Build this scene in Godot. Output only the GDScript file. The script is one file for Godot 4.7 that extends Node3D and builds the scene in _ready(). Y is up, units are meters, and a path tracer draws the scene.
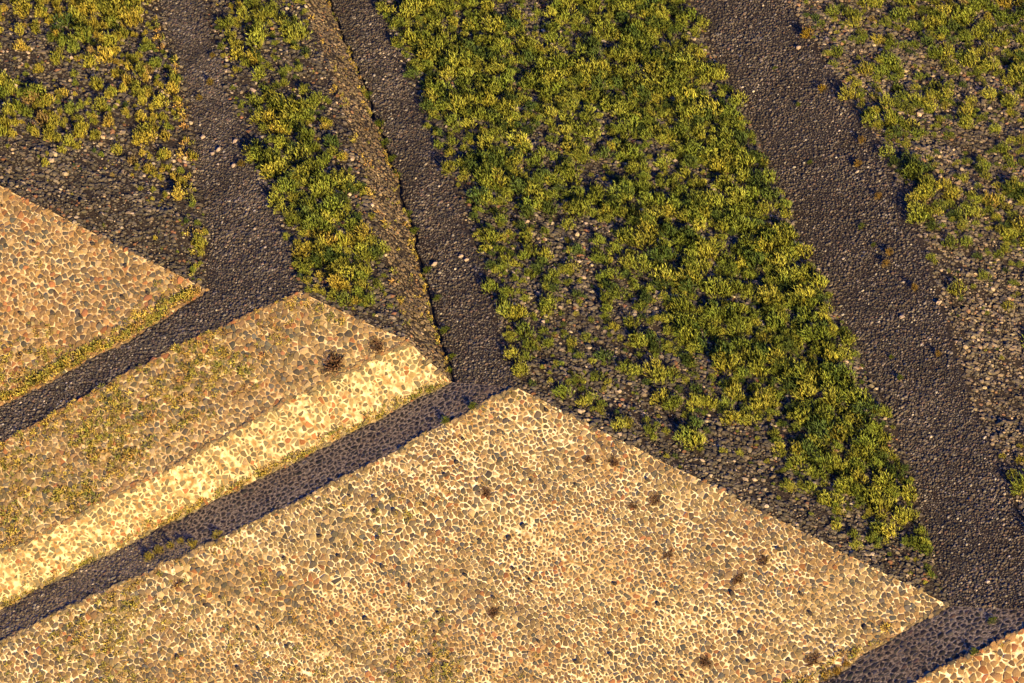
extends Node3D
# Corner of a stepped stone pyramid seen from a balloon in low sun.
# x: outward from the grassy face, z: outward from the sunlit face, y: up.

const W := 1024.0
const H := 683.0
const CAM_POS := Vector3(20.1786, 128.087, 168.021)
const CAM_R := Vector3(0.88739567, -0.42808363, 0.17109449)
const CAM_U := Vector3(0.45072869, 0.72770619, -0.5169984)
const CAM_F := Vector3(-0.09681204, -0.53589934, -0.8387129)
const FOCAL := 5714.148
const SUN_AZIMUTH := 13.0
const SUN_HEIGHT := 13.2
const MARGIN := 110.0

var rng := RandomNumberGenerator.new()
var n_low := FastNoiseLite.new()
var n_mid := FastNoiseLite.new()
var n_fine := FastNoiseLite.new()
var M := {}
var taken := {}
var pyramid: Node3D
var patches := {}

# ---------------------------------------------------------------- helpers
func to_px(p: Vector3) -> Vector2:
	var v := p - CAM_POS
	var d := v.dot(CAM_F)
	return Vector2(W / 2 + FOCAL * v.dot(CAM_R) / d, H / 2 - FOCAL * v.dot(CAM_U) / d)

func ray(px: Vector2) -> Vector3:
	return CAM_F * FOCAL + CAM_R * (px.x - W / 2) - CAM_U * (px.y - H / 2)

func in_view(p: Vector3, m: float) -> bool:
	var q := to_px(p)
	return q.x > -m and q.x < W + m and q.y > -m and q.y < H + m

func numbered(called: String) -> String:
	var k: int = taken.get(called, 0)
	taken[called] = k + 1
	return called if k == 0 else "%s_%03d" % [called, k]

func tag(o: Node, label: String, category: String, group := "", kind := "") -> void:
	o.set_meta("label", label)
	o.set_meta("category", category)
	if group != "": o.set_meta("group", group)
	if kind != "": o.set_meta("kind", kind)

func noise_image(freq: float, oct: int, lo: Color, hi: Color, sd: int, size := 512, gain := 1.0) -> ImageTexture:
	var n := FastNoiseLite.new()
	n.seed = sd
	n.frequency = freq
	n.noise_type = FastNoiseLite.TYPE_SIMPLEX_SMOOTH
	n.fractal_octaves = oct
	var src := n.get_seamless_image(size, size)
	var im := Image.create(size, size, true, Image.FORMAT_RGB8)
	for y in size:
		for x in size:
			var v: float = clampf((src.get_pixel(x, y).r - 0.5) * gain + 0.5, 0, 1)
			im.set_pixel(x, y, lo.lerp(hi, v))
	im.generate_mipmaps()
	return ImageTexture.create_from_image(im)

func bump_image(freq: float, oct: int, sd: int, strength: float, size := 512) -> ImageTexture:
	var n := FastNoiseLite.new()
	n.seed = sd
	n.frequency = freq
	n.fractal_octaves = oct
	var im := n.get_seamless_image(size, size)
	im.convert(Image.FORMAT_RGBA8)
	im.bump_map_to_normal_map(strength)
	im.generate_mipmaps()
	return ImageTexture.create_from_image(im)

func surface_mat(tint: Color, tex: Texture2D, scale: float, nrm: Texture2D = null, ns := 1.0, vcol := false, rough := 0.95) -> StandardMaterial3D:
	var m := StandardMaterial3D.new()
	m.albedo_color = tint
	m.albedo_texture = tex
	m.uv1_triplanar = true
	m.uv1_world_triplanar = true
	m.uv1_scale = Vector3.ONE * scale
	m.roughness = rough
	m.metallic_specular = 0.25
	m.vertex_color_use_as_albedo = vcol
	if nrm:
		m.normal_enabled = true
		m.normal_texture = nrm
		m.normal_scale = ns
	return m

func mesh_from(v: PackedVector3Array, n: PackedVector3Array, c: PackedColorArray, ix: PackedInt32Array) -> ArrayMesh:
	var a := []
	a.resize(Mesh.ARRAY_MAX)
	a[Mesh.ARRAY_VERTEX] = v
	a[Mesh.ARRAY_NORMAL] = n
	if c.size() > 0: a[Mesh.ARRAY_COLOR] = c
	a[Mesh.ARRAY_INDEX] = ix
	var m := ArrayMesh.new()
	m.add_surface_from_arrays(Mesh.PRIMITIVE_TRIANGLES, a)
	return m

func put(called: String, mesh: Mesh, mat: Material, parent: Node) -> MeshInstance3D:
	var o := MeshInstance3D.new()
	o.name = numbered(called) if parent == self else called
	o.mesh = mesh
	o.material_override = mat
	parent.add_child(o, true)
	return o

func scatter(called: String, mesh: Mesh, mat: Material, xf: Array, cols: PackedColorArray, parent: Node) -> MultiMeshInstance3D:
	var mm := MultiMesh.new()
	mm.transform_format = MultiMesh.TRANSFORM_3D
	mm.use_colors = true
	mm.mesh = mesh
	mm.instance_count = xf.size()
	for i in xf.size():
		mm.set_instance_transform(i, xf[i])
		mm.set_instance_color(i, cols[i])
	var o := MultiMeshInstance3D.new()
	o.name = numbered(called) if parent == self else called
	o.multimesh = mm
	o.material_override = mat
	o.set_meta("kind", "stuff")
	parent.add_child(o, true)
	return o

# ---------------------------------------------------------------- the tiers
# each tier edge: its corner and, along each face, [distance from corner, outward offset] where the edge wanders
var corners := {
	"top": Vector3(-17.84, 29.85, -18.99),
	"I1": Vector3(-8.84, 22.83, -8.99), "O1": Vector3(-5.6, 22.83, -6.05),
	"B2": Vector3(-2.78, 20.74, -3.12), "I2": Vector3(-2.08, 19.02, -2.11),
	"O2": Vector3(0.07, 19.02, 0.07), "I3": Vector3(10.51, 10.8, 11.93),
	"O3": Vector3(13.85, 10.8, 14.92), "base": Vector3(27.85, 0.0, 30.72)}
var wander := {
	"topL": [], "topR": [],
	"I1L": [[4.15, 0.53], [8.74, 0.54]], "I1R": [[6.13, 0.59], [13.4, 1.06], [21.9, 0.81]],
	"O1L": [[5.11, -0.43], [12.2, -0.08]], "O1R": [[4.0, 0.0], [12.67, -0.68], [23.1, -0.73]],
	"B2L": [[5.79, -0.08], [9.4, 0.29], [16.2, 0.36]], "B2R": [[9.96, 0.16], [19.9, 0.11], [25.3, -0.04]],
	"I2L": [[8.13, -0.09], [18.25, -0.12]], "I2R": [[12.8, 0.23], [21.7, 0.12], [28.6, -0.25]],
	"O2L": [[8.6, 0.23], [20.6, -0.42]], "O2R": [[13.1, 0.15], [22.1, -0.19], [29.7, -0.54]],
	"I3L": [[5.18, 0.57]], "I3R": [[9.97, 0.64], [28.6, 0.33], [44.3, -0.05]],
	"O3L": [[5.47, -0.03]], "O3R": [[12.5, 0.19], [27.8, 1.08], [43.8, 0.15]],
	"baseL": [], "baseR": []}

func edge_off(key: String, s: float) -> float:
	var pts: Array = wander[key]
	var d := 0.0
	var s0 := 0.0
	var d0 := 0.0
	var done := false
	for p in pts:
		if s <= p[0]:
			var f: float = clampf((s - s0) / (p[0] - s0), 0, 1)
			d = lerpf(d0, p[1], f * f * (3 - 2 * f))
			done = true
			break
		s0 = p[0]
		d0 = p[1]
	if not done: d = d0
	var h: float = float(key.hash() % 1000)
	var fade := clampf(s / 1.5, 0, 1)
	return d + fade * (0.20 * n_mid.get_noise_2d(s * 1.0, h) + 0.09 * n_mid.get_noise_2d(s * 6.0, h + 50))

func add_patch(key: String, a: String, b: String, side: String, smax: float) -> void:
	var A: Vector3 = corners[a]
	var B: Vector3 = corners[b]
	var along := Vector3(-1, 0, 0) if side == "L" else Vector3(0, 0, -1)
	var outw := Vector3(0, 0, 1) if side == "L" else Vector3(1, 0, 0)
	var hip := B - A
	var down := hip - along * hip.dot(along)
	patches[key] = {"A": A, "B": B, "a": a + side, "b": b + side, "along": along, "out": outw, "w": -hip.dot(along),
		"len": down.length(), "n": (outw * absf(down.y) + Vector3.UP * down.dot(outw)).normalized(), "down": down.normalized(), "smax": smax, "side": side, "key": key,
		"flat": absf(down.y) < 0.01, "rough": 0.05, "dirt": 0.45}

# point on a patch; t 0 (upper edge) .. 1 (lower edge), s metres from the hip, lift along the normal
func at(p: Dictionary, t: float, s: float, lift := 0.0) -> Vector3:
	var q: Vector3 = p.A.lerp(p.B, t) + p.along * s + p.out * lerpf(edge_off(p.a, s), edge_off(p.b, s), t)
	q += Vector3(1, 0, 1) * (exp(-s * 1.3) * clampf(minf(t, 1 - t) * p.len, 0, 1) * (0.14 * n_mid.get_noise_2d(t * p.len * 1.3, p.A.y * 9.0) + 0.07 * n_fine.get_noise_2d(t * p.len * 1.5, p.A.y)))
	var edge := clampf(minf(t, 1 - t) * p.len * 2.0, 0, 1) * clampf(s * 1.5, 0.25, 1)
	var bump: float = p.rough * edge * (n_low.get_noise_3dv(q * 1.0) * 1.6 + n_mid.get_noise_3dv(q * 1.3) * 0.8)
	if p.key == "w2R" and t < 0.075: bump -= 0.10 * clampf(t / 0.01, 0, 1) * clampf((0.075 - t) / 0.01, 0, 1)
	return q + p.n * (bump + lift)

# find the patch point under a pixel of the photograph
func hit(p: Dictionary, px: Vector2) -> Vector3:
	var d := ray(px)
	var k: float = (p.A - CAM_POS).dot(p.n) / d.dot(p.n)
	var q: Vector3 = CAM_POS + d * k
	var t: float = clampf((q - p.A).dot(p.down) / p.len, 0.0, 1.0)
	var s: float = (q - p.A.lerp(p.B, t)).dot(p.along)
	# the edges wander, so settle t and s once more
	for i in 2:
		var e: Vector3 = q - at(p, t, s)
		t = clampf(t + e.dot(p.down) / p.len, 0.0, 1.0)
		s = maxf(0.0, (q - p.A.lerp(p.B, t)).dot(p.along))
	return Vector3(t, s, 0)

func patch_mesh(p: Dictionary) -> ArrayMesh:
	var rows: Array = []
	var nt := int(ceil(p.len / 0.35))
	for i in nt + 1: rows.append(float(i) / nt)
	if p.key == "w2R":
		rows = [0.0, 0.011, 0.04, 0.064, 0.075, 0.2, 0.35, 0.5, 0.65, 0.8, 0.9, 1.0]
	var ns := int(ceil(p.smax / 0.35))
	var v := PackedVector3Array()
	var ix := PackedInt32Array()
	for i in rows.size():
		for j in ns + 1:
			v.append(at(p, rows[i], p.smax * j / ns))
	for i in rows.size() - 1:
		for j in ns:
			var a := i * (ns + 1) + j
			var b := a + ns + 1
			if p.side == "L": ix.append_array([a, a + 1, b, a + 1, b + 1, b])
			else: ix.append_array([a, b, a + 1, a + 1, b, b + 1])
	var nn := PackedVector3Array()
	nn.resize(v.size())
	for k in range(0, ix.size(), 3):
		var fn := (v[ix[k + 2]] - v[ix[k]]).cross(v[ix[k + 1]] - v[ix[k]])
		if fn.dot(p.n) < 0:
			fn = -fn
			var sw := ix[k + 1]
			ix[k + 1] = ix[k + 2]
			ix[k + 2] = sw
		for e in 3: nn[ix[k + e]] += fn
	for k in nn.size(): nn[k] = nn[k].normalized()
	var cc := PackedColorArray()
	for k in v.size():
		var f := smoothstep(-0.05, 0.5, n_low.get_noise_3dv(v[k] * 1.6 + Vector3(40, 0, 9)) + 0.5 * n_mid.get_noise_3dv(v[k] * 1.2))
		cc.append(Color.WHITE.lerp(Color(0.66, 0.52, 0.36), f * p.dirt))
	return mesh_from(v, nn, cc, ix)

# ---------------------------------------------------------------- set stones
func clip(poly: PackedVector2Array, n: Vector2, d: float) -> PackedVector2Array:
	var out := PackedVector2Array()
	var m := poly.size()
	for i in m:
		var a := poly[i]
		var b := poly[(i + 1) % m]
		var da := a.dot(n) - d
		var db := b.dot(n) - d
		if da <= 0: out.append(a)
		if (da < 0 and db > 0) or (da > 0 and db < 0): out.append(a.lerp(b, da / (da - db)))
	return out

# half the width of the mortar joint
func joint(key: String, P: Vector3) -> float:
	match key:
		"T0L": return maxf(0.006, 0.009 + 0.010 * n_low.get_noise_3dv(P * 1.5))
		"T1L": return maxf(0.006, 0.0095 + 0.012 * n_low.get_noise_3dv(P * 2.0))
		"BL": return 0.018 + 0.010 * n_mid.get_noise_3dv(P)
		"T2L": return maxf(0.007, 0.0115 + 0.019 * n_low.get_noise_3dv(P * 1.4) + 0.008 * n_mid.get_noise_3dv(P))
		"T3L": return 0.012
	return 0.021

# lays irregular stones over a patch: returns [polygon in (u along, v down), area, seed value]
func lay_stones(p: Dictionary, g: float, keep: float, s_limit := 1e9) -> Array:
	var nu := int((p.smax + p.w) / g) + 2
	var nv := int(p.len / g) + 2
	var site := PackedVector3Array()
	site.resize(nu * nv)
	var has := PackedByteArray()
	has.resize(nu * nv)
	for i in nu:
		for j in nv:
			var u: float = -p.w + (i + 0.5 + rng.randf_range(-0.42, 0.42)) * g
			var v: float = (j + 0.5 + rng.randf_range(-0.42, 0.42)) * g
			site[i * nv + j] = Vector3(u, v, rng.randf_range(-0.22, 0.22) * g * g)
			var kp := keep
			if p.key == "T2L": kp = clampf(0.68 + 0.28 * n_low.get_noise_2d(u * 1.2, v * 1.8) + (0.16 if v > 3.5 else 0.0) - (0.12 if v > 11.0 else 0.0), 0.45, 0.95)
			has[i * nv + j] = 1 if rng.randf() < kp else 0
	var res := []
	for i in nu:
		for j in nv:
			if has[i * nv + j] == 0: continue
			var c := site[i * nv + j]
			if c.y < 0 or c.y > p.len: continue
			var t: float = c.y / p.len
			var s: float = c.x + p.w * t
			if s < 0 or s > minf(p.smax, s_limit): continue
			var P := at(p, t, s)
			if not in_view(P, MARGIN): continue
			var gap: float = joint(p.key, P)
			var c2 := Vector2(c.x, c.y)
			var R := g * 1.9
			var poly := PackedVector2Array([c2 + Vector2(-R, -R), c2 + Vector2(R, -R), c2 + Vector2(R, R), c2 + Vector2(-R, R)])
			for di in range(-3, 4):
				var ii := i + di
				if ii < 0 or ii >= nu: continue
				for dj in range(-3, 4):
					var jj := j + dj
					if jj < 0 or jj >= nv or (di == 0 and dj == 0): continue
					if has[ii * nv + jj] == 0: continue
					var o := site[ii * nv + jj]
					var o2 := Vector2(o.x, o.y)
					var dd := o2 - c2
					var l := dd.length()
					if l > 2.0 * R: continue
					var off: float = (o2.length_squared() - c2.length_squared() + c.z - o.z) * 0.5 / l - gap
					poly = clip(poly, dd / l, off)
					if poly.size() < 3: break
				if poly.size() < 3: break
			if poly.size() < 3: continue
			poly = clip(poly, Vector2(0, -1), -0.03)
			poly = clip(poly, Vector2(0, 1), p.len - 0.03)
			var hn := Vector2(-1.0, -p.w / p.len)
			poly = clip(poly, hn.normalized(), -0.04)
			if poly.size() < 3: continue
			var area := 0.0
			for k in poly.size(): area += poly[k].cross(poly[(k + 1) % poly.size()])
			area = absf(area) * 0.5
			if area < 0.0016: continue
			res.append([poly, area, rng.randf()])
	return res

func stone_arrays(p: Dictionary, poly: PackedVector2Array, h: float, col: Color, V: PackedVector3Array, N: PackedVector3Array, C: PackedColorArray, X: PackedInt32Array) -> void:
	# cut the corners, then a low faceted dome: foot ring, shoulder ring, middle
	var q := PackedVector2Array()
	var m := poly.size()
	for k in m:
		var a := poly[k]
		var b := poly[(k + 1) % m]
		var e := rng.randf_range(0.08, 0.22)
		q.append(a.lerp(b, e))
		q.append(b.lerp(a, rng.randf_range(0.08, 0.22)))
	m = q.size()
	var c := Vector2.ZERO
	for k in m: c += q[k]
	c /= m
	var nrm: Vector3 = p.n
	var tl := 0.05 if p.flat else 0.2
	var tilt := Vector2(rng.randf_range(-tl, tl), rng.randf_range(-tl, tl))
	var t: float = c.y / p.len
	var O := at(p, clampf(t, 0, 1), c.x + p.w * t)
	var base := V.size()
	var hip: Vector3 = p.down
	for k in m:
		var r := q[k] - c
		V.append(O + p.along * r.x + hip * r.y - nrm * 0.012)
		N.append((p.along * r.x + hip * r.y).normalized() * 0.8 + nrm * 0.6)
	for k in m:
		var r := (q[k] - c) * rng.randf_range(0.72, 0.9)
		V.append(O + p.along * r.x + hip * r.y + nrm * (h * rng.randf_range(0.75, 1.1) + r.dot(tilt)))
		N.append(((p.along * (r.x / 0.12) + hip * (r.y / 0.12)) * 0.35 + nrm - p.along * tilt.x - hip * tilt.y).normalized())
	V.append(O + nrm * h * 1.15)
	N.append((nrm - p.along * tilt.x - hip * tilt.y).normalized())
	for k in 2 * m + 1: C.append(col)
	# front faces run clockwise seen from outside
	var test := (V[base + 1] - V[base + 2 * m]).cross(V[base] - V[base + 2 * m]).dot(nrm)
	for k in m:
		var k2 := (k + 1) % m
		if test > 0: X.append_array([base + k, base + k2, base + m + k, base + k2, base + m + k2, base + m + k, base + m + k, base + m + k2, base + 2 * m])
		else: X.append_array([base + k2, base + k, base + m + k, base + m + k2, base + k2, base + m + k, base + m + k2, base + m + k, base + 2 * m])

func pick(pal: Array) -> Color:
	var tot := 0.0
	for e in pal: tot += e[0]
	var r := rng.randf() * tot
	for e in pal:
		r -= e[0]
		if r <= 0:
			var c: Color = e[1]
			var k := rng.randf_range(0.75, 1.28)
			return Color(c.r * k * rng.randf_range(0.94, 1.06), c.g * k, c.b * k * rng.randf_range(0.92, 1.08))
	return pal[0][1]

func masonry(pk: String, parent: Node, stones: Array, pal: Array, pal2: Array, h0: float, h1: float, mat: Material, big: Array, called: String) -> void:
	# the largest stones of all facings are singled out later; keep them in "big"
	var V := PackedVector3Array()
	var N := PackedVector3Array()
	var C := PackedColorArray()
	var X := PackedInt32Array()
	var p: Dictionary = patches[pk]
	for st in stones:
		var poly: PackedVector2Array = st[0]
		var c := poly[0]
		var P := at(p, clampf(c.y / p.len, 0, 1), c.x + p.w * c.y / p.len)
		var col: Color = pick(pal if n_low.get_noise_3dv(P * 1.8) + rng.randf_range(-0.25, 0.25) > 0.0 else pal2)
		var h := rng.randf_range(h0, h1)
		if st.size() > 3:
			var v := PackedVector3Array()
			var n := PackedVector3Array()
			var cc := PackedColorArray()
			var x := PackedInt32Array()
			stone_arrays(p, poly, h * 1.15, col, v, n, cc, x)
			put(called, mesh_from(v, n, cc, x), mat, parent)
		else:
			stone_arrays(p, poly, h, col, V, N, C, X)
	if V.size() > 0:
		var o := put("small_stones", mesh_from(V, N, C, X), mat, parent)
		o.set_meta("kind", "stuff")

# ---------------------------------------------------------------- loose pieces
func pebble_mesh(sd: int) -> ArrayMesh:
	var r := RandomNumberGenerator.new()
	r.seed = sd
	var v := PackedVector3Array()
	var n := PackedVector3Array()
	var ix := PackedInt32Array()
	var rings := [[-0.35, 0.8], [0.1, 1.0], [0.55, 0.72]]
	for q in rings:
		for k in 6:
			var a := TAU * k / 6.0 + r.randf_range(-0.25, 0.25)
			var rr: float = q[1] * r.randf_range(0.6, 1.25)
			v.append(Vector3(cos(a) * rr, q[0] + r.randf_range(-0.24, 0.24), sin(a) * rr))
	v.append(Vector3(r.randf_range(-0.2, 0.2), 0.8, r.randf_range(-0.2, 0.2)))
	for q in 2:
		for k in 6:
			var a := q * 6 + k
			var b := q * 6 + (k + 1) % 6
			ix.append_array([a, b, a + 6, b, b + 6, a + 6])
	for k in 6: ix.append_array([12 + k, 12 + (k + 1) % 6, 18])
	# broken faces, so every triangle keeps its own normal
	var fv := PackedVector3Array()
	var fx := PackedInt32Array()
	for k in range(0, ix.size(), 3):
		var a := v[ix[k]]
		var b := v[ix[k + 1]]
		var d := v[ix[k + 2]]
		var fn := (d - a).cross(b - a).normalized()
		if fn.dot(a + b + d) < 0:
			fn = -fn
			var sw := b
			b = d
			d = sw
		fv.append_array([a, b, d])
		n.append_array([fn, fn, fn])
		fx.append_array([k, k + 1, k + 2])
	return mesh_from(fv, n, PackedColorArray(), fx)

func strew(pk: String, called: String, g: float, r0: float, r1: float, flat: float, cover: float, pal: Array, mesh: Mesh, mat: Material, parent: Node, s_from := 0.0) -> void:
	var p: Dictionary = patches[pk]
	var xf := []
	var cols := PackedColorArray()
	var nv := int(p.len / g) + 1
	var nu := int((p.smax + p.w) / g) + 1
	for i in nu:
		for j in nv:
			var u: float = -p.w + (i + rng.randf_range(-0.45, 0.45) + 0.5 * (j % 2)) * g
			var v: float = (j + 0.5 + rng.randf_range(-0.4, 0.4)) * g
			var t: float = v / p.len
			if t < 0.004 or t > 0.996: continue
			if pk == "w2R" and t < 0.075: continue
			var s: float = u + p.w * t
			if s < s_from or s > p.smax: continue
			if rng.randf() > cover: continue
			var P := at(p, t, s)
			if not in_view(P, MARGIN): continue
			var r := lerpf(r0, r1, pow(rng.randf(), 2.6)) * (1.0 + 0.35 * n_mid.get_noise_3dv(P * 0.7))
			var b := Basis(p.along, rng.randf() * 0.0) 
			var yb: Vector3 = (p.n + Vector3(rng.randf_range(-0.3, 0.3), rng.randf_range(-0.3, 0.3), rng.randf_range(-0.3, 0.3))).normalized()
			var xb := yb.cross(Vector3(rng.randf_range(-1, 1), rng.randf_range(-0.3, 0.3), rng.randf_range(-1, 1)).normalized()).normalized()
			b = Basis(xb * r * rng.randf_range(0.75, 1.35), yb * r * flat * rng.randf_range(0.7, 1.4), xb.cross(yb) * r)
			xf.append(Transform3D(b, P))
			var tone := 1.0 + 0.45 * n_low.get_noise_3dv(P * 2.2) + 0.3 * n_mid.get_noise_3dv(P)
			var cl := pick(pal)
			cols.append(Color(cl.r * tone, cl.g * tone, cl.b * tone))
	scatter(called, mesh, mat, xf, cols, parent)

# ---------------------------------------------------------------- plants
func leaf(v: PackedVector3Array, n: PackedVector3Array, c: PackedColorArray, ix: PackedInt32Array, o: Vector3, d: Vector3, w: float, r: RandomNumberGenerator, col: Color) -> void:
	var side := d.cross(Vector3(r.randf_range(-1, 1), r.randf_range(-1, 1), r.randf_range(-1, 1))).normalized() * w
	var k := v.size()
	v.append_array([o, o + d * 0.5 + side, o + d, o + d * 0.5 - side])
	var nn := side.cross(d).normalized()
	if nn.y < 0: nn = -nn
	for e in 4:
		n.append(nn)
		c.append(col)
	ix.append_array([k, k + 1, k + 2, k, k + 2, k + 3])

# leafy tuft about 1 m across and tall before scaling
func tuft_mesh(sd: int, stems: int, leaves: int, spread: float, ll: float, lw: float) -> ArrayMesh:
	var r := RandomNumberGenerator.new()
	r.seed = sd
	var v := PackedVector3Array()
	var n := PackedVector3Array()
	var c := PackedColorArray()
	var ix := PackedInt32Array()
	for k in stems:
		var a := r.randf() * TAU
		var rad := sqrt(r.randf()) * spread
		var o := Vector3(cos(a) * rad * 0.4, 0, sin(a) * rad * 0.4)
		var rel := rad / spread
		var top := Vector3(cos(a) * rad, r.randf_range(0.6, 1.0) * sqrt(1.05 - rel * rel), sin(a) * rad)
		var tone := r.randf_range(0.75, 1.25)
		var warm := r.randf_range(0.88, 1.15)
		for e in leaves:
			var f: float = lerpf(0.2, 1.0, sqrt((e + r.randf()) / leaves))
			var q := o.lerp(top, f)
			var d := ((top - o).normalized() * 0.9 + Vector3(r.randf_range(-1, 1), r.randf_range(-0.2, 0.8), r.randf_range(-1, 1)) * 0.7).normalized() * ll * r.randf_range(0.6, 1.3)
			var kk := tone * r.randf_range(0.8, 1.2)
			leaf(v, n, c, ix, q, d, lw * r.randf_range(0.7, 1.3), r, Color(kk * warm, kk, kk * 0.9))
		leaf(v, n, c, ix, o, top - o, 0.012, r, Color(0.8, 0.7, 0.6))
	return mesh_from(v, n, c, ix)

func twig_mesh(sd: int, stems: int) -> ArrayMesh:
	var r := RandomNumberGenerator.new()
	r.seed = sd
	var v := PackedVector3Array()
	var n := PackedVector3Array()
	var c := PackedColorArray()
	var ix := PackedInt32Array()
	for k in stems:
		var d := Vector3(r.randf_range(-1, 1), r.randf_range(0.2, 1.1), r.randf_range(-1, 1)).normalized() * r.randf_range(0.6, 1.0)
		leaf(v, n, c, ix, Vector3.ZERO, d, 0.014, r, Color.WHITE * r.randf_range(0.8, 1.2))
		for e in 12:
			var q := d * r.randf_range(0.3, 1.0)
			var dd := (d * 0.6 + Vector3(r.randf_range(-1, 1), r.randf_range(-0.6, 0.8), r.randf_range(-1, 1))).normalized() * r.randf_range(0.1, 0.3)
			leaf(v, n, c, ix, q, dd, 0.018, r, Color.WHITE * r.randf_range(0.7, 1.3))
	return mesh_from(v, n, c, ix)

func plant_mat(tint: Color, back := 0.18) -> StandardMaterial3D:
	var m := StandardMaterial3D.new()
	m.albedo_color = tint.linear_to_srgb()
	m.vertex_color_use_as_albedo = true
	m.roughness = 0.8
	m.metallic_specular = 0.2
	m.cull_mode = BaseMaterial3D.CULL_DISABLED
	m.backlight_enabled = true
	m.backlight = Color(tint.r * back, tint.g * back, tint.b * back).linear_to_srgb()
	return m

# how thickly plants grow, read off the photograph in squares of 32 pixels (0 bare .. 9 closed)
const GROWTH := [
	"78886036650388886787860023456578",
	"22686226760078877458851023246677",
	"53258504540039787788886000354446",
	"88676503882008886678798200465645",
	"34626303994005575466899500056434",
	"01125720895000877557678720016334",
	"00111350999300686457788950006666",
	"00000060399500384335876982004356",
	"01000050098600075546677995002223",
	"01002410036720066434788998000212",
	"32025131300010046545589999400101",
	"43451565100000005444469999800020",
	"20354541000000002235636999940000",
	"14454210000000000012443488981000",
	"42253000000000000000122159995004",
	"34410000112122100000000025897006",
	"53400331001210000000000001378000",
	"00004311000000000000000000024500",
	"00252220210000000000000000000300",
	"00443312320232000000000000000000",
	"03443212231244201000000000000000",
	"23443211223124421000000000000000",
]

func growth_at(P: Vector3) -> float:
	var q := to_px(P)
	if q.x < -8 or q.x > W + 8 or q.y < -8 or q.y > H + 8:
		return 5.0 + 5.0 * n_low.get_noise_3dv(P * 0.8)
	var gx := clampf(q.x / 32.0 - 0.5, 0, 30.99)
	var gy := clampf(q.y / 32.0 - 0.5, 0, 20.99)
	var x0 := int(gx)
	var y0 := int(gy)
	var fx := gx - x0
	var fy := gy - y0
	var a := lerpf(float(GROWTH[y0].unicode_at(x0) - 48), float(GROWTH[y0].unicode_at(x0 + 1) - 48), fx)
	var b := lerpf(float(GROWTH[y0 + 1].unicode_at(x0) - 48), float(GROWTH[y0 + 1].unicode_at(x0 + 1) - 48), fx)
	return lerpf(a, b, fy)

func grow_slope(pk: String, g: float, pal: Array, pal2: Array, mix: float, s0: float, s1: float, lo: float, hi: float, out: Array) -> void:
	var p: Dictionary = patches[pk]
	for i in int((p.smax + p.w) / g) + 1:
		for j in int(p.len / g) + 1:
			var u: float = -p.w + (i + rng.randf_range(-0.6, 0.6)) * g
			var v: float = (j + 0.5 + rng.randf_range(-0.6, 0.6)) * g
			var t: float = v / p.len
			var s: float = u + p.w * t
			if t < 0.01 or t > 0.995 or s < 0.25 or s > p.smax: continue
			var P := at(p, t, s)
			if not in_view(P, MARGIN): continue
			var dens := growth_at(P) / (10.5 if pk == "T3R" else 9.0)
			# plants stand in loose lines running down the slope
			dens += 0.30 * n_mid.get_noise_2d(u * 1.0 + v * 0.25, v * 0.3) * minf(1.0, dens * 3.0) + 0.30 * n_fine.get_noise_3dv(P * 0.5) * minf(1.0, dens * 3.0)
			if rng.randf() > lo + dens * hi: continue
			var sc := lerpf(s0, s1, pow(rng.randf(), 1.6)) * clampf(0.7 + dens * 0.45, 0.6, 1.15)
			var up: Vector3 = (Vector3.UP * 1.0 + p.n * 0.35 + Vector3(rng.randf_range(-0.2, 0.2), 0, rng.randf_range(-0.2, 0.2))).normalized()
			var xb := up.cross(Vector3(0, 0, 1)).normalized()
			var b := Basis(xb, up, xb.cross(up)) * Basis(Vector3.UP, rng.randf() * TAU)
			b = Basis(b.x * sc * rng.randf_range(0.85, 1.2), b.y * sc * rng.randf_range(0.75, 1.15), b.z * sc)
			out.append([Transform3D(b, P - p.n * 0.03), pick(pal if n_low.get_noise_3dv(P * 2.0) < mix else pal2), sc, pk, 0.0, t, s])

func sun_dir() -> Vector3:
	var a := deg_to_rad(SUN_AZIMUTH)
	var e := deg_to_rad(SUN_HEIGHT)
	return Vector3(sin(a) * cos(e), sin(e), cos(a) * cos(e))

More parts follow.
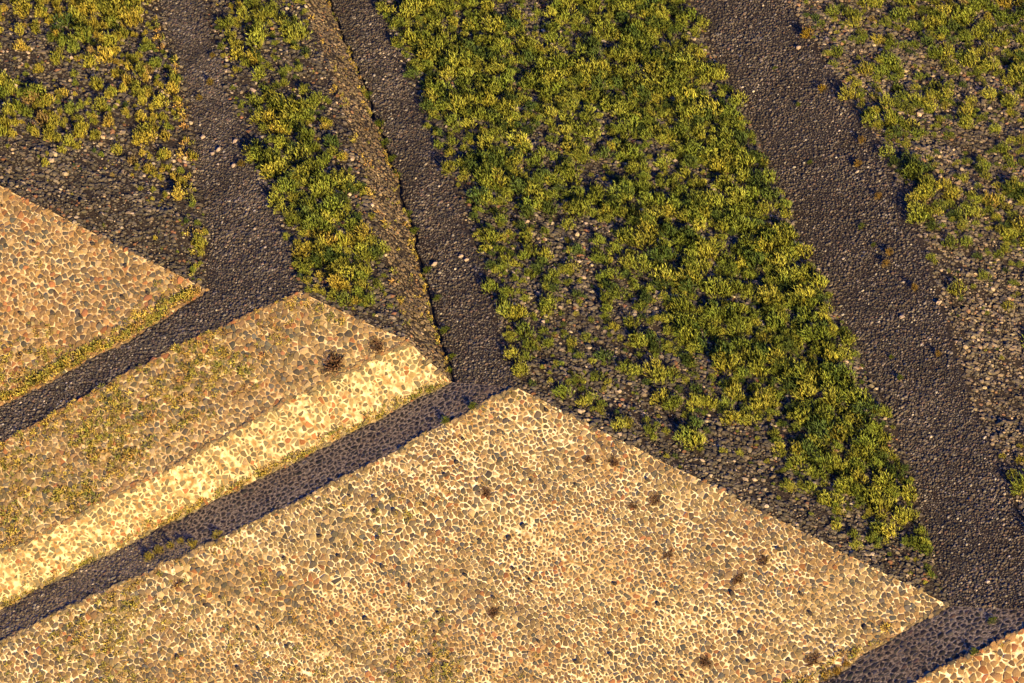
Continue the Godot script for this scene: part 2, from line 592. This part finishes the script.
func _ready() -> void:
	# ---- camera, sky, sun, exposure
	var cam := Camera3D.new()
	cam.name = "camera"
	cam.transform = Transform3D(Basis(CAM_R, CAM_U, -CAM_F), CAM_POS)
	cam.fov = rad_to_deg(2.0 * atan(H / 2 / FOCAL))
	cam.near = 1.0
	cam.far = 4000.0
	add_child(cam)
	cam.current = true
	var sky_m := ProceduralSkyMaterial.new()
	sky_m.sky_top_color = Color(0.12, 0.32, 0.72)
	sky_m.sky_horizon_color = Color(0.46, 0.59, 0.78)
	sky_m.sky_curve = 0.12
	sky_m.ground_bottom_color = Color(0.22, 0.19, 0.15)
	sky_m.ground_horizon_color = Color(0.45, 0.42, 0.38)
	sky_m.sun_angle_max = 0.0
	var sky := Sky.new()
	sky.sky_material = sky_m
	var env := Environment.new()
	env.background_mode = Environment.BG_SKY
	env.sky = sky
	env.background_energy_multiplier = 0.56
	env.tonemap_mode = Environment.TONE_MAPPER_LINEAR
	env.tonemap_exposure = 2.95
	env.sdfgi_enabled = true
	env.ssao_enabled = true
	env.ssil_enabled = true
	var we := WorldEnvironment.new()
	we.name = "world_environment"
	we.environment = env
	add_child(we)
	var sun := DirectionalLight3D.new()
	sun.name = "sun"
	sun.light_color = Color(1.0, 0.87, 0.61)
	sun.light_energy = 1.6
	sun.light_angular_distance = 0.5
	sun.shadow_enabled = true
	sun.directional_shadow_max_distance = 500.0
	add_child(sun)
	sun.look_at_from_position(sun_dir() * 200.0, Vector3.ZERO, Vector3.UP)

	rng.seed = 20240611
	n_low.seed = 4
	n_low.frequency = 0.16
	n_mid.seed = 9
	n_mid.frequency = 0.55
	n_fine.seed = 15
	n_fine.frequency = 2.2

	# ---- materials
	var grain := noise_image(0.03, 4, Color(0.72, 0.72, 0.72), Color(1, 1, 1), 3, 512, 1.6)
	var stain := noise_image(0.02, 6, Color(0.62, 0.53, 0.40), Color(1, 1, 0.98), 7, 512, 2.2)
	var soil_t := noise_image(0.03, 5, Color(0.55, 0.52, 0.5), Color(1, 0.97, 0.92), 11, 512, 1.8)
	var bump := bump_image(0.05, 4, 21, 6.0)
	M.mortar_pale = surface_mat(Color(0.67, 0.605, 0.45).linear_to_srgb(), stain, 0.35, bump, 0.8, true)
	M.mortar_brown = surface_mat(Color(0.54, 0.45, 0.305).linear_to_srgb(), stain, 0.35, bump, 0.8, true)
	M.mortar_band = surface_mat(Color(0.53, 0.455, 0.32).linear_to_srgb(), stain, 0.3, bump, 0.6, true)
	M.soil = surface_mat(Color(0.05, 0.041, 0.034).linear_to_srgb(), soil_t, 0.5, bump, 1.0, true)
	M.walk_soil = surface_mat(Color(0.07, 0.058, 0.045).linear_to_srgb(), soil_t, 0.5, bump, 1.0, true)
	M.walk_mortar = surface_mat(Color(0.31, 0.265, 0.20).linear_to_srgb(), soil_t, 0.5, bump, 1.0, true)
	M.stone = surface_mat(Color.WHITE, grain, 1.7, bump, 0.7, true)
	M.earth = surface_mat(Color(0.16, 0.13, 0.08).linear_to_srgb(), soil_t, 0.05, bump, 1.0)

	# ---- setting
	var gm := PlaneMesh.new()
	gm.size = Vector2(3000, 3000)
	var ground := put("ground", gm, M.earth, self)
	ground.set_meta("kind", "structure")
	ground.set_meta("label", "flat dry ground around the foot of the pyramid")

	# ---- the pyramid
	pyramid = Node3D.new()
	pyramid.name = "stepped_pyramid"
	add_child(pyramid)
	tag(pyramid, "corner of a stepped stone pyramid with sunlit masonry and grassy slopes", "pyramid")
	var order := ["top", "I1", "O1", "B2", "I2", "O2", "I3", "O3", "base"]
	var keys := ["T0", "w1", "T1", "B", "w2", "T2", "w3", "T3"]
	for k in keys.size():
		for side in ["L", "R"]:
			add_patch(keys[k] + side, order[k], order[k + 1], side, 46.0 if side == "L" else 64.0)
	for k in ["w1L", "w1R", "w2L", "w2R", "w3L", "w3R"]: patches[k].rough = 0.025
	for k in ["T0R", "T1R", "T2R", "T3R"]: patches[k].rough = 0.13
	patches.BR.rough = 0.10
	patches.T2L.dirt = 0.75
	patches.BL.dirt = 0.2
	var names := {
		"T0L": ["masonry_face", M.mortar_brown, "sunlit stone facing above the upper walkway"],
		"T1L": ["masonry_face", M.mortar_brown, "brown sunlit stone facing above the pale band"],
		"BL": ["masonry_band", M.mortar_band, "steep pale band of stones set in wide cream mortar"],
		"T2L": ["masonry_face", M.mortar_pale, "large sunlit stone facing below the middle walkway"],
		"T3L": ["masonry_face", M.mortar_pale, "sunlit stone facing below the lower walkway"],
		"T0R": ["grassy_slope", M.soil, ""], "T1R": ["grassy_slope", M.soil, ""], "T2R": ["grassy_slope", M.soil, ""], "T3R": ["grassy_slope", M.soil, ""],
		"BR": ["rubble_band", M.soil, "steep bare band of small brown stones"],
		"w1L": ["walkway", M.walk_soil, ""], "w1R": ["walkway", M.walk_soil, ""],
		"w2L": ["walkway", M.walk_mortar, ""], "w2R": ["walkway", M.walk_soil, ""],
		"w3L": ["walkway", M.walk_mortar, ""], "w3R": ["walkway", M.walk_soil, ""]}
	var part := {}
	for k in names:
		var o := put(names[k][0], patch_mesh(patches[k]), names[k][1], pyramid)
		if names[k][2] != "": o.set_meta("label", names[k][2])
		part[k] = o
	var top: Vector3 = corners.top
	var pm := BoxMesh.new()
	pm.size = Vector3(70, 1.0, 70)
	var plat := put("summit_platform", pm, M.soil, pyramid)
	plat.position = Vector3(top.x - 35.0, top.y - 0.5, top.z - 35.0)

	# ---- stones set in mortar on the sunlit side
	var pal_face := [[5, Color(0.19, 0.145, 0.085)], [4, Color(0.14, 0.108, 0.068)], [3, Color(0.235, 0.175, 0.096)], [1.4, Color(0.082, 0.073, 0.060)], [0.4, Color(0.24, 0.125, 0.068)], [1.2, Color(0.33, 0.255, 0.15)]]
	var pal_warm := [[4, Color(0.205, 0.132, 0.068)], [3.5, Color(0.15, 0.102, 0.06)], [3.5, Color(0.26, 0.165, 0.078)], [1.4, Color(0.27, 0.125, 0.06)], [1.0, Color(0.085, 0.072, 0.06)], [1.2, Color(0.33, 0.25, 0.14)]]
	var pal_band := [[5, Color(0.19, 0.155, 0.092)], [3, Color(0.135, 0.113, 0.073)], [2, Color(0.24, 0.178, 0.098)], [0.6, Color(0.28, 0.125, 0.058)], [0.8, Color(0.30, 0.22, 0.11)]]
	var pal_rust := [[4, Color(0.16, 0.112, 0.064)], [3, Color(0.115, 0.096, 0.072)], [3, Color(0.215, 0.145, 0.078)], [0.9, Color(0.24, 0.115, 0.058)], [1.5, Color(0.095, 0.089, 0.078)], [0.8, Color(0.31, 0.235, 0.135)]]
	var pal_walk := [[5, Color(0.096, 0.080, 0.066)], [4, Color(0.126, 0.104, 0.084)], [3, Color(0.062, 0.057, 0.055)], [0.8, Color(0.145, 0.10, 0.078)], [1.4, Color(0.20, 0.175, 0.148)], [0.25, Color(0.40, 0.35, 0.285)]]
	var pal_laid := [[5, Color(0.05, 0.044, 0.038)], [4, Color(0.066, 0.058, 0.05)], [3, Color(0.038, 0.035, 0.033)], [0.6, Color(0.11, 0.075, 0.055)], [0.6, Color(0.15, 0.13, 0.105)]]
	var sets := {}
	sets["T0L"] = lay_stones(patches.T0L, 0.142, 0.66)
	sets["T1L"] = lay_stones(patches.T1L, 0.142, 0.66)
	sets["BL"] = lay_stones(patches.BL, 0.145, 0.66)
	sets["T2L"] = lay_stones(patches.T2L, 0.138, 0.66)
	sets["T3L"] = lay_stones(patches.T3L, 0.185, 0.62)
	sets["w3L"] = lay_stones(patches.w3L, 0.18, 0.72)
	sets["w2L"] = lay_stones(patches.w2L, 0.17, 0.74, 12.0)
	print("stones ", sets.T0L.size(), " ", sets.T1L.size(), " ", sets.BL.size(), " ", sets.T2L.size(), " ", sets.T3L.size(), " ", sets.w3L.size(), " ", sets.w2L.size())
	# the stones that show largest in view become parts of their own
	var all := []
	for k in ["T0L", "T1L", "BL", "T2L", "T3L"]:
		var p: Dictionary = patches[k]
		for st in sets[k]:
			var c: Vector2 = st[0][0]
			if in_view(at(p, clampf(c.y / p.len, 0, 1), c.x + p.w * c.y / p.len), -6.0): all.append(st)
	all.sort_custom(func(a, b): return a[1] > b[1])
	for i in mini(300, all.size()): all[i].append(true)
	var big := []
	masonry("T0L", part.T0L, sets.T0L, pal_warm, pal_rust, 0.02, 0.06, M.stone, big, "stone")
	masonry("T1L", part.T1L, sets.T1L, pal_rust, pal_face, 0.02, 0.06, M.stone, big, "stone")
	masonry("BL", part.BL, sets.BL, pal_band, pal_band, 0.006, 0.025, M.stone, big, "stone")
	masonry("T2L", part.T2L, sets.T2L, pal_face, pal_rust, 0.015, 0.055, M.stone, big, "stone")
	masonry("T3L", part.T3L, sets.T3L, pal_warm, pal_warm, 0.012, 0.04, M.stone, big, "stone")
	masonry("w3L", part.w3L, sets.w3L, pal_laid, pal_laid, 0.002, 0.008, M.stone, big, "cobble")
	masonry("w2L", part.w2L, sets.w2L, pal_laid, pal_laid, 0.002, 0.008, M.stone, big, "cobble")
	print("masonry done ", Time.get_ticks_msec())

	# ---- stones that stick out of the sunlit faces
	var jut := {"T2L": [[464, 440], [447, 477], [458, 463], [375, 498], [351, 497], [377, 513], [396, 512], [380, 540], [340, 558], [286, 560], [384, 568], [321, 538], [481, 542], [511, 540], [426, 506], [323, 515], [412, 588], [467, 577], [495, 599], [440, 615], [288, 648], [333, 624], [367, 620], [259, 629], [492, 675], [437, 634], [433, 657], [525, 527], [515, 570], [532, 582], [617, 586], [660, 606], [733, 595], [613, 657], [541, 644], [578, 664], [751, 664], [685, 679], [743, 636], [547, 410], [648, 480], [532, 482], [576, 485], [802, 595], [812, 615], [866, 629], [779, 550], [27, 653], [206, 606], [221, 598], [177, 657], [239, 669]],
		"T0L": [[36, 243], [93, 244], [126, 266], [124, 299], [149, 294], [22, 315], [84, 319], [3, 206]], "T3L": [[963, 668]]}
	for k in jut:
		var p: Dictionary = patches[k]
		for q in jut[k]:
			var ts := hit(p, Vector2(q[0], q[1]))
			var o := put("projecting_stone", pebble_mesh(300 + q[0]), M.jut if M.has("jut") else _jut_mat(grain, bump), part[k])
			var r := rng.randf_range(0.055, 0.085)
			var b := Basis(p.along, p.n, p.along.cross(p.n)) * Basis(Vector3.UP, rng.randf() * TAU)
			o.transform = Transform3D(Basis(b.x * r * rng.randf_range(0.9, 1.5), b.y * r * 2.3, b.z * r), at(p, ts.x, ts.y, 0.05))

	# ---- loose stones bedded in the walkways and the grassy slopes
	var pal_rubble := [[5, Color(0.105, 0.09, 0.074)], [5, Color(0.07, 0.062, 0.055)], [2.0, Color(0.18, 0.148, 0.112)], [0.7, Color(0.38, 0.31, 0.23)], [0.5, Color(0.20, 0.105, 0.065)]]
	var pal_tan := [[5, Color(0.14, 0.115, 0.09)], [5, Color(0.088, 0.076, 0.065)], [2.2, Color(0.23, 0.18, 0.13)], [0.7, Color(0.38, 0.30, 0.21)], [0.5, Color(0.22, 0.13, 0.08)]]
	var pal_bandR := [[5, Color(0.15, 0.115, 0.078)], [3, Color(0.20, 0.15, 0.095)], [3, Color(0.105, 0.083, 0.064)], [0.6, Color(0.22, 0.13, 0.075)], [0.5, Color(0.32, 0.25, 0.17)]]
	for k in ["w1L", "w1R", "w2R", "w3R"]:
		strew(k, "cobbles", 0.092, 0.03, 0.075, 0.8, 0.93, pal_walk, pebble_mesh(1), M.stone, part[k])
	strew("w2L", "cobbles", 0.092, 0.03, 0.075, 0.8, 0.93, pal_walk, pebble_mesh(2), M.stone, part.w2L, 12.0)
	strew("BR", "rubble", 0.105, 0.035, 0.095, 0.75, 0.92, pal_bandR, pebble_mesh(3), M.stone, part.BR)
	for k in ["T0R", "T1R", "T2R", "T3R"]:
		strew(k, "rubble", 0.10, 0.03, 0.115, 1.0, 0.86, pal_tan if k == "T3R" else pal_rubble, pebble_mesh(4), M.stone, part[k])
	# broken stones and grit lying along hips and edges
	for e in [["T0L", pal_warm], ["T1L", pal_warm], ["BL", pal_band], ["T2L", pal_face], ["T3L", pal_warm]]:
		var p: Dictionary = patches[e[0]]
		var xf := []
		var cols := PackedColorArray()
		for i in int(p.len * 14) + 1700:
			var t := rng.randf()
			var s := absf(rng.randfn(0.0, 0.10))
			if i > int(p.len * 14):
				t = clampf((0.0 if i % 2 == 0 else 1.0) + rng.randfn(0.0, 0.09) / p.len, 0.001, 0.999)
				s = rng.randf() * 26.0
			var P := at(p, t, s)
			if not in_view(P, MARGIN): continue
			var r := lerpf(0.025, 0.12, pow(rng.randf(), 3.0))
			xf.append(Transform3D(Basis(Vector3(rng.randf() - 0.5, 1, rng.randf() - 0.5).normalized(), rng.randf() * TAU).scaled(Vector3(r * 1.3, r, r)), P))
			cols.append(pick(e[1]))
		scatter("broken_stones", pebble_mesh(8), M.stone, xf, cols, part[e[0]])
	print("rubble done ", Time.get_ticks_msec())

	# ---- plants
	var c_green := [[5, Color(0.20, 0.25, 0.048)], [4, Color(0.27, 0.30, 0.056)], [3, Color(0.36, 0.365, 0.068)], [2.0, Color(0.09, 0.135, 0.04)]]
	var c_yellow := [[4, Color(0.40, 0.36, 0.065)], [3, Color(0.32, 0.32, 0.06)], [1.3, Color(0.46, 0.37, 0.08)], [0.3, Color(0.38, 0.28, 0.12)]]
	var c_dry := [[4, Color(0.56, 0.42, 0.11)], [4, Color(0.42, 0.37, 0.09)], [1.5, Color(0.46, 0.29, 0.11)], [2.0, Color(0.27, 0.28, 0.07)]]
	var tufts := []
	for k in ["T0R", "T1R", "T2R", "T3R"]:
		grow_slope(k, 0.27, c_green, c_yellow, {"T0R": -0.12, "T1R": 0.25, "T2R": 0.55, "T3R": 0.4}[k], 0.12, 0.30, 0.02, 0.55, tufts)
		grow_slope(k, 0.42, c_green, c_yellow, {"T0R": -0.12, "T1R": 0.25, "T2R": 0.55, "T3R": 0.4}[k], 0.30, 0.80, -0.12, 1.05, tufts)
	print("tufts ", tufts.size())
	var variants := []
	for i in 5: variants.append(tuft_mesh(70 + i, 52 + 6 * i, 10, 0.40 + 0.06 * i, 0.19, 0.0115))
	var seen := tufts.filter(func(e): return in_view(e[0].origin, -10.0))
	seen.sort_custom(func(a, b): return a[2] > b[2])
	var where := {"T0R": "uppermost grassy slope", "T1R": "narrow slope above the rubble band", "T2R": "broad grassy slope", "T3R": "sparse lowest slope"}
	for i in mini(300, seen.size()):
		var e: Array = seen[i]
		e[4] = 1.0
		var col: Color = e[1]
		var o := put("leafy_tuft", variants[i % 5], plant_mat(col), self)
		o.transform = e[0]
		var hue := "green"
		if col.r > col.g * 1.15: hue = "ochre"
		elif col.r > col.g * 0.95: hue = "yellow green"
		var spot := "in thick growth"
		if e[5] < 0.14: spot = "at the top edge"
		elif e[5] > 0.87: spot = "at the foot"
		elif e[6] < 3.5: spot = "beside the bare ridge"
		elif growth_at(e[0].origin) < 5.5: spot = "standing apart among rubble"
		tag(o, "%s leafy tuft %s of the %s" % [hue, spot, where[e[3]]] if e[5] < 0.14 or e[5] > 0.87 else "%s leafy tuft %s on the %s" % [hue, spot, where[e[3]]], "tuft", "%s tufts %s, %s" % [hue, spot, where[e[3]]])
	for k in where:
		var xf := []
		var cols := PackedColorArray()
		for e in tufts:
			if e[3] == k and e[4] < 0.5:
				xf.append(e[0])
				cols.append(e[1])
		var o := scatter("low_vegetation", variants[where.keys().find(k)], plant_mat(Color.WHITE, 0.02), xf, cols, self)
		tag(o, "low leafy growth covering the %s" % where[k], "vegetation")
	var dry := []
	grow_slope("T0L", 0.16, c_dry, c_dry, 0.0, 0.13, 0.34, -0.12, 1.7, dry)
	grow_slope("T1L", 0.16, c_dry, c_dry, 0.0, 0.13, 0.34, -0.12, 1.7, dry)
	grow_slope("T2L", 0.18, c_dry, c_dry, 0.0, 0.11, 0.30, -0.06, 1.5, dry)
	# grass that follows the walkway edges: [patch, t, from, to, how thick]
	for e in [["BL", 0.97, 0.2, 24.0, 0.75, 0.24], ["T0L", 0.985, 0.3, 12.0, 0.9, 0.34], ["T1L", 0.04, 0.5, 18.0, 0.3, 0.2], ["T2L", 0.015, 0.3, 26.0, 0.16, 0.13], ["T2L", 0.99, 2.0, 12.0, 0.3, 0.3], ["T3L", 0.02, 0.5, 9.0, 0.06, 0.12], ["T0R", 0.97, 0.2, 22.0, 0.14, 0.34], ["BR", 0.12, 0.5, 36.0, 0.10, 0.3], ["BR", 0.6, 2.0, 36.0, 0.05, 0.2], ["BR", 0.97, 0.5, 36.0, 0.2, 0.22]]:
		var p: Dictionary = patches[e[0]]
		var s := float(e[2])
		while s < e[3]:
			s += rng.randf_range(0.02, 0.06)
			if rng.randf() > e[4] * (0.65 + 0.9 * n_mid.get_noise_2d(s * 1.3, e[1] * 70.0)): continue
			var t: float = clampf(e[1] + rng.randfn(0.0, 0.12) / p.len, 0.002, 0.998)
			var sc: float = rng.randf_range(0.5, 1.0) * e[5]
			dry.append([Transform3D(Basis(Vector3.UP, rng.randf() * TAU).scaled(Vector3.ONE * sc), at(p, t, s)), pick(c_dry), sc, e[0]])
	var thin := tuft_mesh(91, 18, 6, 0.75, 0.32, 0.035)
	var dry_where := {"T0L": "above the upper walkway", "T1L": "above the pale band", "BL": "along the foot of the pale band", "T2L": "below the middle walkway", "T3L": "below the lower walkway", "T0R": "at the foot of the uppermost grassy slope", "BR": "on the steep rubble band"}
	for k in dry_where:
		var xf := []
		var cols := PackedColorArray()
		for e in dry:
			if e[3] == k:
				xf.append(e[0])
				cols.append(e[1])
		var o := scatter("dry_grass", thin, plant_mat(Color.WHITE, 0.06), xf, cols, self)
		tag(o, "thin yellowed grass between stones %s" % dry_where[k], "grass")
	print("plants done ", Time.get_ticks_msec())

	# weeds that can be told apart: [patch, pixel, size, colour, label, group]
	var g1 := Color(0.11, 0.145, 0.02)
	var y1 := Color(0.30, 0.21, 0.03)
	var weeds := [
		["w2R", [[368, 96], [381, 126], [386, 143], [393, 160], [397, 177], [409, 214], [415, 233], [427, 272], [437, 300], [446, 332], [453, 358], [450, 370]], 0.34, g1, "green weed in the gutter at foot of the rubble band", "weeds in the gutter of the middle walkway"],
		["w3R", [[812, 35], [823, 90]], 0.42, y1, "yellow grass clump lying on the broad dark lower walkway", "yellow clumps on the lower walkway"],
		["w3R", [[810, 163], [799, 106], [775, 69], [872, 247], [861, 228], [892, 358], [901, 380]], 0.22, g1, "small green weed on the broad dark lower walkway", "green weeds on the lower walkway"],
		["w3R", [[863, 142], [859, 166], [878, 199], [890, 255], [886, 266], [939, 356], [915, 290]], 0.36, Color(0.24, 0.16, 0.05), "brownish weed near the outer edge of lower walkway", "brownish weeds on the lower walkway"],
		["w1R", [[216, 56], [200, 100], [212, 84], [242, 166]], 0.3, Color(0.22, 0.17, 0.04), "straw coloured weed on the upper walkway", "weeds on the upper walkway"],
		["w2L", [[160, 553], [172, 548], [182, 543], [194, 547], [218, 536], [150, 560]], 0.40, Color(0.27, 0.23, 0.05), "yellow weed on the outer edge of the middle walkway, sunlit side", "weeds along the outer edge of the middle walkway"],
		["w2L", [[447, 424], [474, 408]], 0.32, g1, "bright green weed at edge of middle walkway near the corner", "green weeds near the walkway corner"],
		["w3L", [[835, 665], [845, 660], [826, 672]], 0.34, Color(0.28, 0.18, 0.04), "orange yellow weed at foot of the large sunlit facing", "weeds at the foot of the large facing"],
		["w3L", [[976, 655], [993, 621]], 0.3, g1, "green weed beside the lower walkway's paved corner", "green weeds at the lower corner"]]
	for wd in weeds:
		var p: Dictionary = patches[wd[0]]
		for q in wd[1]:
			var ts := hit(p, Vector2(q[0], q[1]))
			var o := put("weed", variants[(q[0] + q[1]) % 5], plant_mat(wd[3]), self)
			var sc: float = wd[2] * rng.randf_range(0.8, 1.25)
			o.transform = Transform3D(Basis(Vector3.UP, rng.randf() * TAU).scaled(Vector3(sc, sc * rng.randf_range(0.7, 1.0), sc)), at(p, ts.x, ts.y, -0.02))
			tag(o, wd[4], "weed", wd[5])
	# dry brown bushes on the sunlit stone
	var bush := [["T1L", [335, 366], 0.72, "big round dry brown bush on the facing above the pale band"],
		["T1L", [378, 348], 0.40, "low dry brush beside the top of the pale band"],
		["T2L", [589, 460], 0.30, "dark dry bush near the ridge of the large facing"], ["T2L", [614, 463], 0.34, "dark dry bush near the ridge of the large facing"],
		["T2L", [656, 500], 0.34, "reddish dry bush on the large facing"], ["T2L", [634, 506], 0.22, "small faded bush on the large facing"],
		["T2L", [487, 495], 0.34, "tall narrow dry bush on the large facing"], ["T2L", [669, 556], 0.34, "flat dark dry bush on the pale part of the large facing"],
		["T2L", [740, 581], 0.32, "faded dry bush on the large facing"], ["T2L", [765, 562], 0.34, "brown dry bush low on the large facing"],
		["T2L", [495, 615], 0.34, "rust coloured dry bush on the large facing"], ["T2L", [708, 665], 0.36, "brown dry bush at the lower part of the large facing"],
		["T2L", [815, 664], 0.46, "spreading dry bush at the foot of the large facing"], ["T2L", [180, 584], 0.24, "small dark bush on the large facing under the middle walkway"]]
	var twigs := [twig_mesh(5, 60), twig_mesh(6, 52)]
	var bm := plant_mat(Color(0.17, 0.095, 0.055), 0.2)
	for i in bush.size():
		var e: Array = bush[i]
		var p: Dictionary = patches[e[0]]
		var ts := hit(p, Vector2(e[1][0], e[1][1]))
		var o := put("dry_bush", twigs[i % 2], bm, self)
		var sc: float = e[2]
		var yb: Vector3 = (p.n * 0.8 + Vector3.UP * 0.4).normalized()
		var xb := yb.cross(Vector3(0.3, 0, 1)).normalized()
		o.transform = Transform3D(Basis(xb * sc * rng.randf_range(0.7, 1.4), yb * sc * rng.randf_range(0.5, 0.9), xb.cross(yb) * sc * rng.randf_range(0.7, 1.3)) * Basis(Vector3.UP, rng.randf() * TAU), at(p, ts.x, ts.y))
		tag(o, e[3], "bush", "dry bushes on the sunlit stone" if i != 0 else "")
	# pale stones lying on the walkways
	var loose := [["w1R", [[213, 155], [218, 151], [236, 142], [234, 167], [202, 139]], "pale stone lying on the upper walkway"],
		["w2R", [[435, 265], [467, 261], [462, 257]], "white stone lying on the middle walkway"],
		["w3R", [[799, 49], [903, 318], [947, 300]], "pale stone lying on the lower walkway"],
		["w1L", [[208, 296]], "dark boulder at the corner foot of the upper facing"]]
	var pale := surface_mat(Color(0.42, 0.33, 0.26).linear_to_srgb(), grain, 2.0, bump, 1.0)
	for l in loose:
		var p: Dictionary = patches[l[0]]
		for q in l[1]:
			var ts := hit(p, Vector2(q[0], q[1]))
			var o := put("loose_stone", pebble_mesh(500 + q[0]), pale if l[0] != "w1L" else M.jut, self)
			var r := rng.randf_range(0.07, 0.11)
			o.transform = Transform3D(Basis(Vector3.UP, rng.randf() * TAU).scaled(Vector3(r * 1.3, r, r)), at(p, ts.x, ts.y, 0.05))
			tag(o, l[2], "stone", l[2] + "s" if l[1].size() > 1 else "")
	print("done ", Time.get_ticks_msec())

func _jut_mat(grain: Texture2D, bump: Texture2D) -> StandardMaterial3D:
	M.jut = surface_mat(Color(0.05, 0.042, 0.04).linear_to_srgb(), grain, 2.0, bump, 1.0)
	return M.jut
